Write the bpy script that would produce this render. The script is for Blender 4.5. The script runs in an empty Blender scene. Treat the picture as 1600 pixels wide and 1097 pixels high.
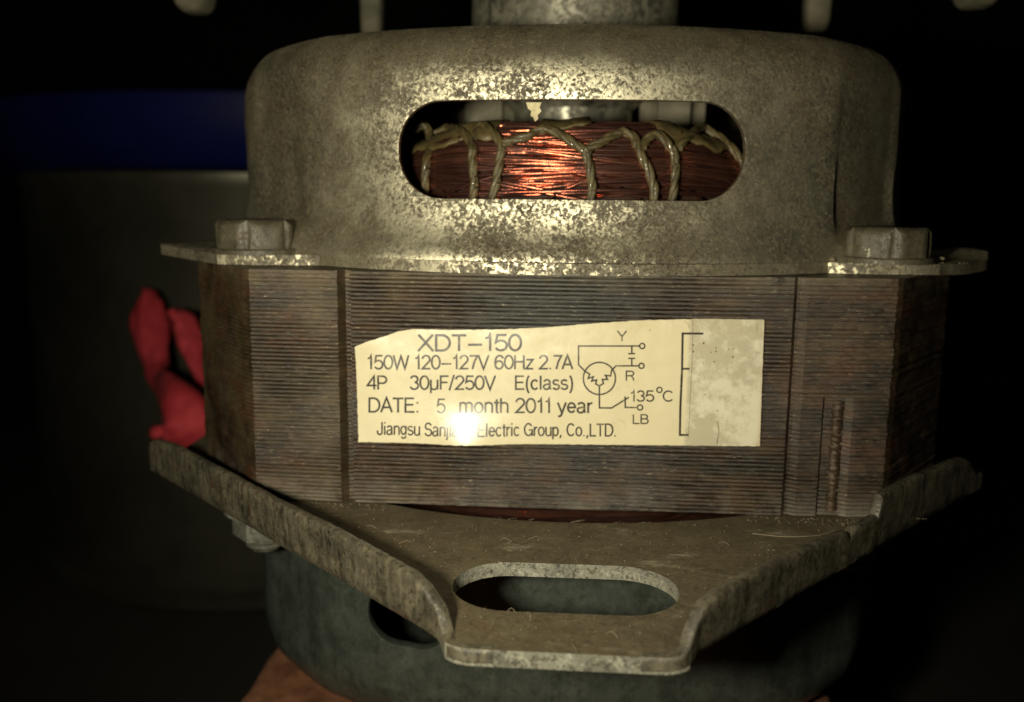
import bpy, bmesh, math, random
from math import sin, cos, pi, radians, sqrt, exp, atan2
from mathutils import Vector, Matrix, noise
random.seed(7)
scene = bpy.context.scene
COL = scene.collection
S = 0.01                       # every measure below is in centimetres

# ------------------------------------------------------------------ camera
# origin: motor axis at the height of the lens
FPX = 1400.0; PITCH = radians(9.35); YAW = radians(3.6); ROLL = radians(0.6); DIST = 16.5
_f = Vector((-sin(YAW)*cos(PITCH), cos(YAW)*cos(PITCH), -sin(PITCH)))
_r = _f.cross(Vector((0, 0, 1))).normalized(); _u = _r.cross(_f)
_r, _u = _r*cos(ROLL)+_u*sin(ROLL), -_r*sin(ROLL)+_u*cos(ROLL)
cam_d = bpy.data.cameras.new("camera"); cam = bpy.data.objects.new("camera", cam_d); COL.objects.link(cam)
cam_d.sensor_width = 36; cam_d.lens = FPX*36/1600; cam_d.clip_start = 0.005; cam_d.clip_end = 20
m = Matrix((( _r.x, _u.x, -_f.x, 0), (_r.y, _u.y, -_f.y, -DIST*S), (_r.z, _u.z, -_f.z, 0), (0, 0, 0, 1)))
cam.matrix_world = m
cam_d.dof.use_dof = True; cam_d.dof.focus_distance = 0.099; cam_d.dof.aperture_fstop = 25
scene.camera = cam

def at(px, py, Y):             # a measured point of the photograph on the vertical plane y = Y
    v = _f*FPX + _r*(px-800) + _u*(548.5-py)
    t = (Y+DIST)/v.y
    return Vector((v.x*t, Y, v.z*t))

# ------------------------------------------------------------------ world, flash lamp, exposure
world = bpy.data.worlds.new("World"); scene.world = world; world.use_nodes = True
bg = world.node_tree.nodes["Background"]; bg.inputs[0].default_value = (0.75, 0.85, 1.0, 1); bg.inputs[1].default_value = 0.004
ld = bpy.data.lights.new("phone_flash", 'SPOT'); ld.shadow_soft_size = 0.0045; ld.spot_size = radians(104); ld.spot_blend = 1.0
ld.energy = 0.74; ld.color = (1.0, 0.93, 0.72)
lamp = bpy.data.objects.new("phone_flash", ld); COL.objects.link(lamp)
LP = Vector((-2.4, -16.3, -0.1)); lamp.location = LP*S
lamp.rotation_euler = (Vector((-1.7, -5.4, -0.7))-LP).to_track_quat('-Z', 'Y').to_euler()
scene.view_settings.view_transform = 'Standard'; scene.view_settings.look = 'None'
scene.view_settings.exposure = 0.0; scene.view_settings.gamma = 1.0

# ------------------------------------------------------------------ helpers
def link(name, bm, mat, parent=None, smooth=None, kind=None):
    bmesh.ops.scale(bm, vec=(S, S, S), verts=bm.verts)
    bmesh.ops.recalc_face_normals(bm, faces=bm.faces) if smooth != 'keep' else None
    me = bpy.data.meshes.new(name); bm.to_mesh(me); bm.free()
    return link_mesh(name, me, mat, parent, 35 if smooth == 'keep' else smooth, kind)
def link_mesh(name, me, mat, parent=None, smooth=None, kind=None):
    o = bpy.data.objects.new(name, me); COL.objects.link(o)
    if mat: me.materials.append(mat)
    if smooth:
        me.polygons.foreach_set('use_smooth', [True]*len(me.polygons))
        me.set_sharp_from_angle(angle=radians(smooth))
    if parent: o.parent = parent; o.matrix_parent_inverse = Matrix.Translation(-wloc(parent))
    if kind: o['kind'] = kind
    return o
def wloc(o):
    v = o.location.copy(); p = o.parent
    if p: return Vector((0, 0, 0)) if o.type == 'MESH' else v
    return v
def tag(o, label, cat, group=None):
    o['label'] = label; o['category'] = cat
    if group: o['group'] = group
    return o
def empty(name, loc, label, cat, group=None):
    o = bpy.data.objects.new(name, None); COL.objects.link(o); o.location = Vector(loc)*S
    o.empty_display_size = 0.01
    return tag(o, label, cat, group)
def prism(bm, pts, z0, z1):                       # polygon outline in plan -> solid
    a = [bm.verts.new((x, y, z0)) for x, y in pts]; b = [bm.verts.new((x, y, z1)) for x, y in pts]
    n = len(pts)
    for i in range(n): bm.faces.new((a[i], a[(i+1) % n], b[(i+1) % n], b[i]))
    bm.faces.new(b); bm.faces.new(a[::-1])
def box(bm, c, s, rz=0):
    m = Matrix.Translation(c) @ Matrix.Rotation(rz, 4, 'Z') @ Matrix.Diagonal((s[0], s[1], s[2], 1))
    return bmesh.ops.create_cube(bm, size=1, matrix=m)['verts']
def tube(bm, pts, rad, n=6, cap=True):
    rings = []; N = len(pts)
    for i, p in enumerate(pts):
        t = (pts[min(i+1, N-1)]-pts[max(i-1, 0)]).normalized()
        a = t.cross(Vector((0.13, 0.2, 1))); a = a.normalized() if a.length > .05 else t.cross(Vector((1, 0, 0))).normalized()
        b = t.cross(a); r = rad[i] if isinstance(rad, (list, tuple)) else rad
        rings.append([bm.verts.new(p+a*(r*cos(2*pi*k/n))+b*(r*sin(2*pi*k/n))) for k in range(n)])
    for i in range(N-1):
        for k in range(n): bm.faces.new((rings[i][k], rings[i][(k+1) % n], rings[i+1][(k+1) % n], rings[i+1][k]))
    if cap: bm.faces.new(rings[0]); bm.faces.new(rings[-1][::-1])
def spline(pts, n):                               # Catmull-Rom through points
    P = [Vector(p) for p in pts]; P = [P[0]*2-P[1]]+P+[P[-1]*2-P[-2]]; out = []
    for i in range(1, len(P)-2):
        for k in range(n):
            t = k/n; a, b, c, d = P[i-1], P[i], P[i+1], P[i+2]
            out.append(0.5*((2*b)+(c-a)*t+(2*a-5*b+4*c-d)*t*t+(3*b-a-3*c+d)*t**3))
    out.append(P[-2]); return out
def lathe(bm, prof, n, c=(0, 0), fr=None):
    rings = []
    for r, z in prof:
        rings.append([bm.verts.new((c[0]+r*sin(2*pi*k/n), c[1]-r*cos(2*pi*k/n), z)) for k in range(n)])
    for i in range(len(prof)-1):
        for k in range(n): bm.faces.new((rings[i][k], rings[i][(k+1) % n], rings[i+1][(k+1) % n], rings[i+1][k]))
    return rings
def bake(o):                                      # apply the modifiers of an object without operators
    dg = bpy.context.evaluated_depsgraph_get(); dg.update()
    me = bpy.data.meshes.new_from_object(o.evaluated_get(dg)); old = o.data; o.modifiers.clear(); o.data = me
    bpy.data.meshes.remove(old)
def cut(o, cutters, smooth=35):
    tmp = []
    for bm in cutters:
        bmesh.ops.scale(bm, vec=(S, S, S), verts=bm.verts); bmesh.ops.recalc_face_normals(bm, faces=bm.faces)
        me = bpy.data.meshes.new('c'); bm.to_mesh(me); bm.free(); c = bpy.data.objects.new('c', me); COL.objects.link(c)
        md = o.modifiers.new('b', 'BOOLEAN'); md.object = c; md.operation = 'DIFFERENCE'; md.solver = 'EXACT'; tmp.append(c)
    bake(o)
    for c in tmp: me = c.data; bpy.data.objects.remove(c); bpy.data.meshes.remove(me)
    if smooth:
        o.data.polygons.foreach_set('use_smooth', [True]*len(o.data.polygons)); o.data.set_sharp_from_angle(angle=radians(smooth))
def sstep(a, b, x):
    t = min(1, max(0, (x-a)/(b-a))); return t*t*(3-2*t)
def nz(x, y=0, z=0): return noise.noise(Vector((x, y, z)))

# ------------------------------------------------------------------ node materials
class Mat:
    def __init__(s, name):
        s.m = bpy.data.materials.new(name); s.m.use_nodes = True; s.t = s.m.node_tree; s.t.nodes.clear()
        s.out = s.n('ShaderNodeOutputMaterial')
        tc = s.n('ShaderNodeTexCoord'); mp = s.n('ShaderNodeMapping'); mp.inputs['Scale'].default_value = (100, 100, 100)
        s.l(tc.outputs['Object'], mp.inputs[0]); s.co = mp.outputs[0]
    def n(s, k, **kw):
        nd = s.t.nodes.new(k)
        for a, b in kw.items(): setattr(nd, a, b)
        return nd
    def l(s, a, b): s.t.links.new(a, b)
    def put(s, v, sock):
        if hasattr(v, 'is_output') or isinstance(v, bpy.types.NodeSocket): s.l(v, sock)
        elif isinstance(v, tuple): sock.default_value = (*v, 1) if len(v) == 3 and sock.type == 'RGBA' else v
        else: sock.default_value = v
    def scaled(s, sc, off=(0, 0, 0)):
        mp = s.n('ShaderNodeMapping'); mp.inputs['Scale'].default_value = sc; mp.inputs['Location'].default_value = off
        s.l(s.co, mp.inputs[0]); return mp.outputs[0]
    def noise(s, sc, det=5, rough=.6, co=None, dist=0):
        nd = s.n('ShaderNodeTexNoise'); s.l(co or s.co, nd.inputs['Vector'])
        nd.inputs['Scale'].default_value = sc; nd.inputs['Detail'].default_value = det; nd.inputs['Roughness'].default_value = rough; nd.inputs['Distortion'].default_value = dist
        return nd.outputs[0]
    def voro(s, sc, feat='F1', out='Distance', co=None):
        nd = s.n('ShaderNodeTexVoronoi', feature=feat); s.l(co or s.co, nd.inputs['Vector']); nd.inputs['Scale'].default_value = sc
        return nd.outputs[out]
    def ramp(s, v, *st):
        nd = s.n('ShaderNodeValToRGB'); e = nd.color_ramp.elements
        while len(e) < len(st): e.new(0.5)
        for k, (p, c) in enumerate(st):
            e[k].position = p; c = (c, c, c) if not isinstance(c, tuple) else c; e[k].color = (*c, 1)
        s.l(v, nd.inputs[0]); return nd.outputs[0]
    def math(s, op, a, b=0.0, clamp=False):
        nd = s.n('ShaderNodeMath', operation=op, use_clamp=clamp); s.put(a, nd.inputs[0]); s.put(b, nd.inputs[1]); return nd.outputs[0]
    def mix(s, f, a, b, mode='MIX'):
        nd = s.n('ShaderNodeMix', data_type='RGBA', blend_type=mode); s.put(f, nd.inputs[0]); s.put(a, nd.inputs[6]); s.put(b, nd.inputs[7]); return nd.outputs[2]
    def bump(s, h, st=.3, dist=.01, nrm=None):
        nd = s.n('ShaderNodeBump'); nd.inputs['Strength'].default_value = st; nd.inputs['Distance'].default_value = dist*S
        s.l(h, nd.inputs['Height'])
        if nrm: s.l(nrm, nd.inputs['Normal'])
        return nd.outputs[0]
    def bsdf(s, col, rough=.5, metal=0.0, nrm=None, spec=.5, coat=0.0, sheen=0.0):
        nd = s.n('ShaderNodeBsdfPrincipled'); s.put(col, nd.inputs['Base Color']); s.put(rough, nd.inputs['Roughness']); s.put(metal, nd.inputs['Metallic'])
        nd.inputs['Specular IOR Level'].default_value = spec; nd.inputs['Coat Weight'].default_value = coat
        if nrm: s.l(nrm, nd.inputs['Normal'])
        return nd.outputs[0]
    def mixs(s, f, a, b):
        nd = s.n('ShaderNodeMixShader'); s.put(f, nd.inputs[0]); s.l(a, nd.inputs[1]); s.l(b, nd.inputs[2]); return nd.outputs[0]
    def done(s, sh): s.l(sh, s.out.inputs[0]); return s.m
    def sep(s, ax):
        nd = s.n('ShaderNodeSeparateXYZ'); s.l(s.co, nd.inputs[0]); return nd.outputs[ax]

def mat_cap(name, dust, dust2, metal, bias=.5, rough=(.28, .5), flake=11, rust=.15, streak=0.0, pits=.8, drough=.5, bst=.6, scuff=0.0):
    M = Mat(name)
    big = M.noise(.55, 4, .6, dist=.4); mid = M.noise(2.6, 6, .65); fine = M.noise(flake, 9, .72, dist=.6); grain = M.noise(42, 4, .7)
    v = M.math('ADD', M.math('MULTIPLY', fine, .9), M.math('MULTIPLY', big, .45)); v = M.math('ADD', v, M.math('MULTIPLY', mid, .25))
    bare = M.ramp(v, (bias-.02, 0.0), (bias+.07, 1.0))
    dc = M.mix(M.ramp(mid, (.35, 0.), (.65, 1.)), dust, dust2)
    dc = M.mix(M.ramp(grain, (.3, 0.), (.75, 1.)), M.mix(1., dc, (.55, .55, .55), 'MULTIPLY'), dc)
    rs = M.ramp(M.noise(1.7, 7, .7, co=M.scaled((1, 1, 1), (4, 7, 2))), (.6, 0.), (.72, 1.))
    dc = M.mix(M.math('MULTIPLY', rs, rust), dc, (.16, .06, .022))
    if streak > 0:
        stx = M.ramp(M.noise(7, 6, .7, co=M.scaled((1.6, 1.6, .12))), (.4, 0.), (.75, 1.))
        dc = M.mix(M.math('MULTIPLY', stx, streak), dc, metal)
    if scuff:
        sc_ = M.ramp(M.math('ADD', M.math('MULTIPLY', M.noise(1.1, 5, .6, co=M.scaled((.8, 1.6, 1), (3, 3, 0))), .7), M.math('MULTIPLY', M.noise(9, 8, .8, co=M.scaled((.5, 1.3, 1))), .4)), (.62, 0.), (.70, 1.))
        dc = M.mix(M.math('MULTIPLY', sc_, scuff), dc, (.30, .27, .19))
        dk = M.ramp(M.noise(1.6, 7, .7, co=M.scaled((1, 1, 1), (8, 4, 0))), (.5, 0.), (.68, 1.))
        dc = M.mix(M.math('MULTIPLY', dk, .55), dc, (.065, .05, .026))
    spk = M.ramp(M.voro(9), (.0, 1.), (.035, 0.))
    dc = M.mix(M.math('MULTIPLY', spk, .6), dc, (.42, .38, .28))
    pit = M.ramp(M.noise(flake*1.7, 8, .75, co=M.scaled((1, 1, 1), (5, 1, 8)), dist=.5), (.40, 1.), (.47, 0.))
    dc = M.mix(M.math('MULTIPLY', pit, pits), dc, M.mix(1., dc, (.33, .31, .26), 'MULTIPLY'))
    lt = M.ramp(M.noise(flake*.9, 9, .75, co=M.scaled((1, 1, 1), (15, 3, 2)), dist=.5), (.53, 0.), (.60, 1.))
    dc = M.mix(M.math('MULTIPLY', lt, .38*pits), dc, tuple(min(1, c*1.7) for c in dust2))
    h = M.math('ADD', M.math('MULTIPLY', fine, .6), M.math('MULTIPLY', grain, .4))
    nb = M.bump(M.math('SUBTRACT', h, M.math('MULTIPLY', pit, .3)), bst, .03); nm = M.bump(M.math('ADD', M.math('MULTIPLY', grain, .4), fine), .3, .02)
    d = M.bsdf(dc, drough, 0.0, nb, .55)
    mc = M.mix(M.ramp(fine, (.4, 0.), (.7, 1.)), metal, tuple(min(1, c*1.35) for c in metal))
    mt = M.bsdf(mc, M.ramp(mid, (.3, rough[0]), (.7, rough[1])), 1.0, nm)
    return M.done(M.mixs(bare, d, mt))

m_cap = mat_cap("dusty_zinc_steel", (.095, .076, .042), (.165, .142, .088), (.50, .46, .33), .80, (.36, .52), 19)
m_capedge = mat_cap("scraped_flange_steel", (.13, .108, .065), (.185, .16, .10), (.55, .50, .36), .83, (.4, .6), 14)
m_low = mat_cap("dark_grey_green_steel", (.036, .044, .035), (.074, .086, .070), (.25, .3, .27), .97, (.35, .5), 4.0, .03, .07, .4, .31, .2)
m_bracket = mat_cap("brown_dusty_bracket_steel", (.105, .080, .040), (.165, .132, .074), (.4, .37, .28), 1.02, (.4, .55), 10, .45, 0., .45, .6, .45, .75)
m_bolt = mat_cap("oxidised_bolt_steel", (.065, .055, .032), (.12, .104, .064), (.38, .36, .27), .99, (.4, .55), 9, .25, 0., .5, .5, .35)
m_hub = mat_cap("dull_hub_steel", (.19, .175, .125), (.26, .245, .18), (.5, .48, .38), .80, (.35, .5), 5, .15)
m_nut = mat_cap("pale_zinc_nut", (.11, .11, .085), (.18, .178, .14), (.5, .5, .42), 1.0, (.35, .5), 8, .05)

def mat_lam():
    M = Mat("rusty_lamination_steel")
    st = M.noise(1.5, 9, .75, co=M.scaled((.7, .7, 5))); st2 = M.noise(5, 8, .75, co=M.scaled((1.2, 1.2, 12), (3, 1, 5)))
    big = M.noise(.62, 5, .62, co=M.scaled((1, 1, 1.1), (2, 0, 6)), dist=.5); fine = M.noise(30, 6, .8); med = M.noise(3, 8, .72, dist=.4)
    x = M.sep(0); z = M.sep(2)
    v = M.math('ADD', M.math('MULTIPLY', st, .55), M.math('MULTIPLY', big, .45))
    v = M.math('ADD', v, M.math('MULTIPLY', M.math('SUBTRACT', med, .5), .5))
    c = M.ramp(v, (.38, (.009, .006, .003)), (.49, (.024, .015, .007)), (.60, (.055, .034, .014)), (.73, (.125, .09, .04)))
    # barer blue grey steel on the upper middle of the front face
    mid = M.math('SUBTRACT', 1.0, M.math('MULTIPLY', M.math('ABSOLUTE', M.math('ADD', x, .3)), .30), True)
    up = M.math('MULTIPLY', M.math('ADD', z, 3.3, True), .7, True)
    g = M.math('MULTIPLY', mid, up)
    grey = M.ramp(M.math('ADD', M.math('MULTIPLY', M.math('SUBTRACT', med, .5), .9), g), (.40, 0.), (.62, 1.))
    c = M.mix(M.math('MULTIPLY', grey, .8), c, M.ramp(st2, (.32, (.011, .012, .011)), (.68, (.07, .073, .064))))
    # tan grime on the left flat, rust towards both ends and along the foot
    left = M.math('MULTIPLY', M.math('SUBTRACT', -2.6, x, True), 2.0, True)
    left = M.math('MULTIPLY', left, M.ramp(M.noise(1.0, 6, .65, co=M.scaled((1, 1, .8), (1, 1, 3))), (.38, 0.), (.62, .8)))
    c = M.mix(left, c, M.mix(M.ramp(st2, (.3, 0.), (.7, 1.)), (.026, .018, .008), (.13, .095, .043)))
    rust = M.ramp(M.noise(1.3, 8, .75, co=M.scaled((1, 1, 1.8), (1, 5, 8))), (.50, 0.), (.62, 1.))
    ends = M.math('MULTIPLY', M.math('ABSOLUTE', x), .26, True); ends = M.math('MAXIMUM', ends, M.math('MULTIPLY', M.math('SUBTRACT', -3.0, z, True), 1.4, True))
    c = M.mix(M.math('MULTIPLY', M.math('MULTIPLY', rust, ends), .8), c, M.mix(M.ramp(fine, (.4, 0.), (.6, 1.)), (.028, .012, .006), (.10, .042, .016)))
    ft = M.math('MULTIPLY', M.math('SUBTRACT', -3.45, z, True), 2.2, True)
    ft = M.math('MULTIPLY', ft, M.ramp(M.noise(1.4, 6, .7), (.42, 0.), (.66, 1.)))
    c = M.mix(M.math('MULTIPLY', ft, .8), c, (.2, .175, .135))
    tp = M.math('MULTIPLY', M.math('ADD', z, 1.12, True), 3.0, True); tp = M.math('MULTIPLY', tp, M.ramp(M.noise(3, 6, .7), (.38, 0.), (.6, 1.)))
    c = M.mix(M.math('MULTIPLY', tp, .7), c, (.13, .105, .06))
    spk = M.ramp(M.voro(7, co=M.scaled((1, 1, 1.6))), (.0, 1.), (.05, 0.)); c = M.mix(M.math('MULTIPLY', spk, .5), c, (.3, .25, .16))
    gl = M.ramp(M.noise(13, 7, .8, co=M.scaled((1, 1, 3))), (.57, 0.), (.66, 1.))
    nb = M.bump(M.math('ADD', M.math('MULTIPLY', st2, .7), M.math('MULTIPLY', fine, .5)), .6, .025)
    d = M.bsdf(c, M.ramp(med, (.35, .30), (.65, .6)), 0., nb, .6); mt = M.bsdf((.46, .37, .23), .34, 1., nb)
    return M.done(M.mixs(M.math('MULTIPLY', gl, .55), d, mt))
m_lam = mat_lam()

def mat_simple(name, c1, c2, rough=.6, sc=3, metal=0., bump=.3, bs=12, coat=0., spec=.5):
    M = Mat(name); n = M.noise(sc, 7, .7); f = M.noise(bs, 6, .7)
    c = M.mix(M.ramp(n, (.35, 0.), (.65, 1.)), c1, c2)
    return M.done(M.bsdf(c, rough, metal, M.bump(f, bump, .03), spec, coat))
def mat_copper():
    M = Mat("varnished_copper_wire")
    oi = M.noise(4, 5, .7); geo = M.n('ShaderNodeNewGeometry')
    rnd = geo.outputs['Random Per Island']
    c = M.mix(rnd, (.34, .075, .038), (.62, .17, .085))
    c = M.mix(M.ramp(oi, (.5, 0.), (.68, 1.)), c, (.16, .05, .03))
    mt = M.bsdf(c, .21, 1.0, M.bump(M.noise(20, 4, .7), .3, .01))
    d = M.bsdf(M.mix(rnd, (.035, .014, .010), (.075, .032, .02)), .45, 0., None, .4)
    return M.done(M.mixs(M.ramp(oi, (.3, .68), (.7, .42)), d, mt))
m_copper = mat_copper()
m_cord = mat_simple("resin_soaked_cord", (.04, .031, .012), (.115, .088, .036), .38, 6, 0., .5, 30, .3)
m_coilbase = mat_simple("dark_varnished_coil", (.02, .009, .006), (.045, .02, .012), .7, 3, 0, .4, 12, 0, .2)
m_insul = mat_simple("olive_insulation_film", (.055, .04, .014), (.13, .098, .04), .42, 3, 0., .7, 7, .2)
m_weld = mat_simple("rusty_weld", (.04, .026, .015), (.085, .055, .03), .4, 5, .35, .5, 20)
m_brick = mat_simple("orange_fired_brick", (.12, .038, .014), (.32, .135, .06), .9, 2.2, 0., 1., 16)
m_blue = mat_simple("blue_plastic", (.012, .018, .17), (.018, .028, .24), .5, .3, 0, .05, 3)
m_drum = mat_simple("dull_grey_drum_metal", (.08, .077, .053), (.15, .144, .103), .44, .25, .75, .1, 3)
m_red = mat_simple("red_cloth", (.36, .016, .022), (.58, .05, .065), .8, .8, 0, .3, 14)
m_dark = mat_simple("dark_plaster", (.02, .018, .013), (.035, .03, .02), .9, .1, 0, .3, 1)
m_blade = mat_simple("dusty_beige_plastic", (.09, .09, .055), (.22, .19, .125), .7, 2, 0, .4, 9)
m_flake = mat_simple("dried_yellow_paint", (.4, .33, .17), (.6, .52, .3), .5, 8, 0, .6, 20)
m_dust = mat_simple("grey_brown_dust", (.13, .105, .06), (.2, .165, .105), .95, 9, 0, .3, 30)
m_hair = mat_simple("pale_lint_fibre", (.2, .17, .11), (.3, .26, .18), .6, 4)
def mat_ink():
    M = Mat("worn_black_ink"); n = M.noise(16, 6, .7); b = M.noise(2.5, 4, .6)
    w = M.ramp(M.math('ADD', M.math('MULTIPLY', n, .7), M.math('MULTIPLY', b, .4)), (.56, 0.), (.68, .5))
    return M.done(M.bsdf(M.mix(w, (.016, .012, .008), (.30, .25, .14)), .3, 0., None, 1.0))
m_ink = mat_ink()

def mat_label():
    M = Mat("aged_cream_paper")
    x = M.sep(0); z = M.sep(2)
    n = M.noise(.8, 5, .6); f = M.noise(7, 7, .7); st = M.noise(2.2, 7, .75, dist=.8)
    c = M.mix(M.ramp(n, (.35, 0.), (.65, 1.)), (.60, .53, .335), (.66, .595, .40))
    worn = M.ramp(M.math('ADD', M.math('MULTIPLY', M.math('SUBTRACT', x, 1.485), 6.0), M.math('MULTIPLY', f, .15), False), (.0, 0.), (.25, 1.))
    wc = M.mix(M.ramp(M.math('ADD', M.math('MULTIPLY', M.noise(1.1, 6, .7, co=M.scaled((1, 1, 1), (6, 2, 1))), .6), M.math('MULTIPLY', M.noise(6, 8, .8), .4)), (.46, 0.), (.54, 1.)), (.60, .56, .42), (.43, .385, .265))
    c = M.mix(worn, c, wc)
    dirt = M.ramp(M.noise(3.2, 8, .75, co=M.scaled((1, 1, 1), (2, 3, 9)), dist=1.), (.6, 0.), (.78, 1.))
    c = M.mix(M.math('MULTIPLY', dirt, .5), c, (.33, .26, .13))
    # fine creases
    cr = M.ramp(M.voro(1.3, 'DISTANCE_TO_EDGE', 'Distance', M.n('ShaderNodeVectorMath').outputs[0]), (0., 0.), (1., 1.)) if False else None
    top = M.math('MULTIPLY', M.math('ADD', z, 1.62, True), 3.2, True)
    c = M.mix(M.math('MULTIPLY', M.math('MULTIPLY', top, M.ramp(st, (.42, 0.), (.6, 1.))), .4), c, (.38, .3, .15))
    edge = M.math('MULTIPLY', M.math('SUBTRACT', x, 2.37, True), 12., True)
    c = M.mix(M.math('MULTIPLY', edge, .55), c, (.4, .24, .08))
    nb = M.bump(M.math('ADD', M.math('MULTIPLY', f, .5), M.math('MULTIPLY', st, .8)), .16, .03)
    return M.done(M.bsdf(c, M.ramp(f, (.3, .22), (.7, .36)), 0., nb, .6))
m_label = mat_label()

# ================================================================== the place round it
def structure(o): o['kind'] = 'structure'; return o
GZ = -13.1
bm = bmesh.new(); box(bm, (0, 40, GZ-1), (400, 300, 2)); structure(link("ground", bm, m_dark))
bm = bmesh.new(); box(bm, (0, 95, 60), (400, 4, 160)); structure(link("back_wall", bm, m_dark))

# brick under the motor
BZ = -7.52
bm = bmesh.new()
vs = box(bm, (-.2, 0, BZ-2.78), (9.1, 17.5, 5.56), radians(-3))
bmesh.ops.bevel(bm, geom=bm.edges[:], offset=.22, segments=3, affect='EDGES', profile=.6)
bmesh.ops.subdivide_edges(bm, edges=[e for e in bm.edges if e.calc_length() > 2], cuts=14, use_grid_fill=True)
for v in bm.verts:
    n = nz(v.co.x*.9, v.co.y*.9, v.co.z*.9)*.12+nz(v.co.x*3, v.co.y*3, v.co.z*3)*.05
    if v.co.z < BZ-.2 or abs(v.co.x) > 4.0: v.co.x += n; v.co.y += n
    if v.co.z > BZ-.15 : v.co.z = min(v.co.z-abs(n)*.6, BZ)
tag(link("brick", bm, m_brick, smooth=40), "orange brown fired brick lying under the motor and carrying it", "brick")

# ================================================================== the motor
motor = empty("electric_motor", (0, 0, BZ), "dusty old electric motor with a cream rating label, standing on the orange brick", "motor")

def body_r(th, z0, soft=False):                   # plan radius of the pressed end caps
    d = math.degrees(th); q = (d+45) % 90-45; a = abs(q)
    r = 5.5+.30*(a/36.0)**2
    right = -10 < d % 360 < 90
    w0, w1 = (36.8, 38.2) if (right and not soft) else (33.5, 41.5)
    dep = (.075 if (right and not soft) else .13)+.04*(1-sstep(-.2, .9, z0))
    fade = sstep(-.55, -.15, z0)*(1-sstep(1.35, 1.95, z0))
    return r-dep*sstep(w0, w1, a)*fade-max(0, a-38)*.02*sstep(w0, w1, a)
def cap_mesh(mirror=False, hub=1.7, k=.985):
    prof = [(.22, -.70), (.20, -.62), (.15, -.52), (.095, -.4), (.05, -.26), (.02, -.08), (0, .18)]
    prof += [(0, .18+(1.5-.18)*i/10) for i in range(1, 11)]
    R = .72
    prof += [(-R+R*cos(a), 1.5+R*sin(a)) for a in [radians(9*i) for i in range(1, 11)]]
    N = 360; bm = bmesh.new(); rings = []
    def ring(off, z, t=0.0, zz=None):
        out = []
        for k_ in range(N):
            th = 2*pi*k_/N; r = (body_r(th, z, mirror)*k+off)*(1-t)+hub*t
            dz = .0
            r += .018*nz(th*3, z*1.3, 3.3 if mirror else 0)
            zq = (zz if zz is not None else z)
            if mirror: zq = -4.76-(zq if zq < .18 else .18+(zq-.18)*1.23)
            out.append(bm.verts.new((r*sin(th)-.08*(1-t), -r*cos(th), zq)))
        return out
    outer = [ring(o, z) for o, z in prof]+[ring(-.72, 2.22, t, 2.22+.03*min(1, t*4)) for t in (.15, .4, .7, 1)]
    inner = [ring(o-.15, z-.0 if z < 1.5 else z-.15*(z-1.5)/.72) for o, z in prof]+[ring(-.87, 2.07, t, 2.07) for t in (.15, .4, .7, 1)]
    def skin(a):
        for i in range(len(a)-1):
            for k_ in range(N): bm.faces.new((a[i][k_], a[i][(k_+1) % N], a[i+1][(k_+1) % N], a[i+1][k_]))
    skin(outer); skin(inner)
    skin([outer[0], inner[0]]); skin([outer[-1], inner[-1]])
    return bm
def stadium(x0, x1, z0, z1, r, Y0, Y1, n=14):
    bm = bmesh.new(); pts = []
    for cx, cz, a0 in ((x1-r, z1-r, 0), (x0+r, z1-r, 90), (x0+r, z0+r, 180), (x1-r, z0+r, 270)):
        for i in range(n+1): a = radians(a0+90*i/n); pts.append((cx+r*cos(a), cz+r*sin(a)))
    a = [bm.verts.new((x, Y0, z)) for x, z in pts]; b = [bm.verts.new((x, Y1, z)) for x, z in pts]
    for i in range(len(pts)): j = (i+1) % len(pts); bm.faces.new((a[i], a[j], b[j], b[i]))
    bm.faces.new(a); bm.faces.new(b[::-1]); return bm

upper = link("upper_end_cap", cap_mesh(), m_cap, motor)
cut(upper, [stadium(-2.17, 2.13, .05, 1.24, .56, -8, -3), stadium(-2.3, 2.3, .9, 1.9, .45, 3, 8)])
lower = link("lower_end_cap", cap_mesh(True, 1.2, .98), m_low, motor)
cut(lower, [stadium(-2.70, -1.55, -6.04, -5.2, .40, -8, -3)])

m_rim = mat_cap("bright_punched_rim", (.15, .14, .10), (.24, .22, .165), (.7, .68, .56), .45, (.22, .36), 9, .05)
for o_ in (upper, lower):                          # punched edges, slightly rolled and worn bright
    o_.data.materials.append(m_rim)
    md = o_.modifiers.new('bv', 'BEVEL'); md.width = .00035 if o_ is upper else .0006; md.segments = 3; md.limit_method = 'ANGLE'; md.angle_limit = radians(62); md.material = 1; bake(o_)
    o_.data.polygons.foreach_set('use_smooth', [True]*len(o_.data.polygons)); o_.data.set_sharp_from_angle(angle=radians(38))

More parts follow.
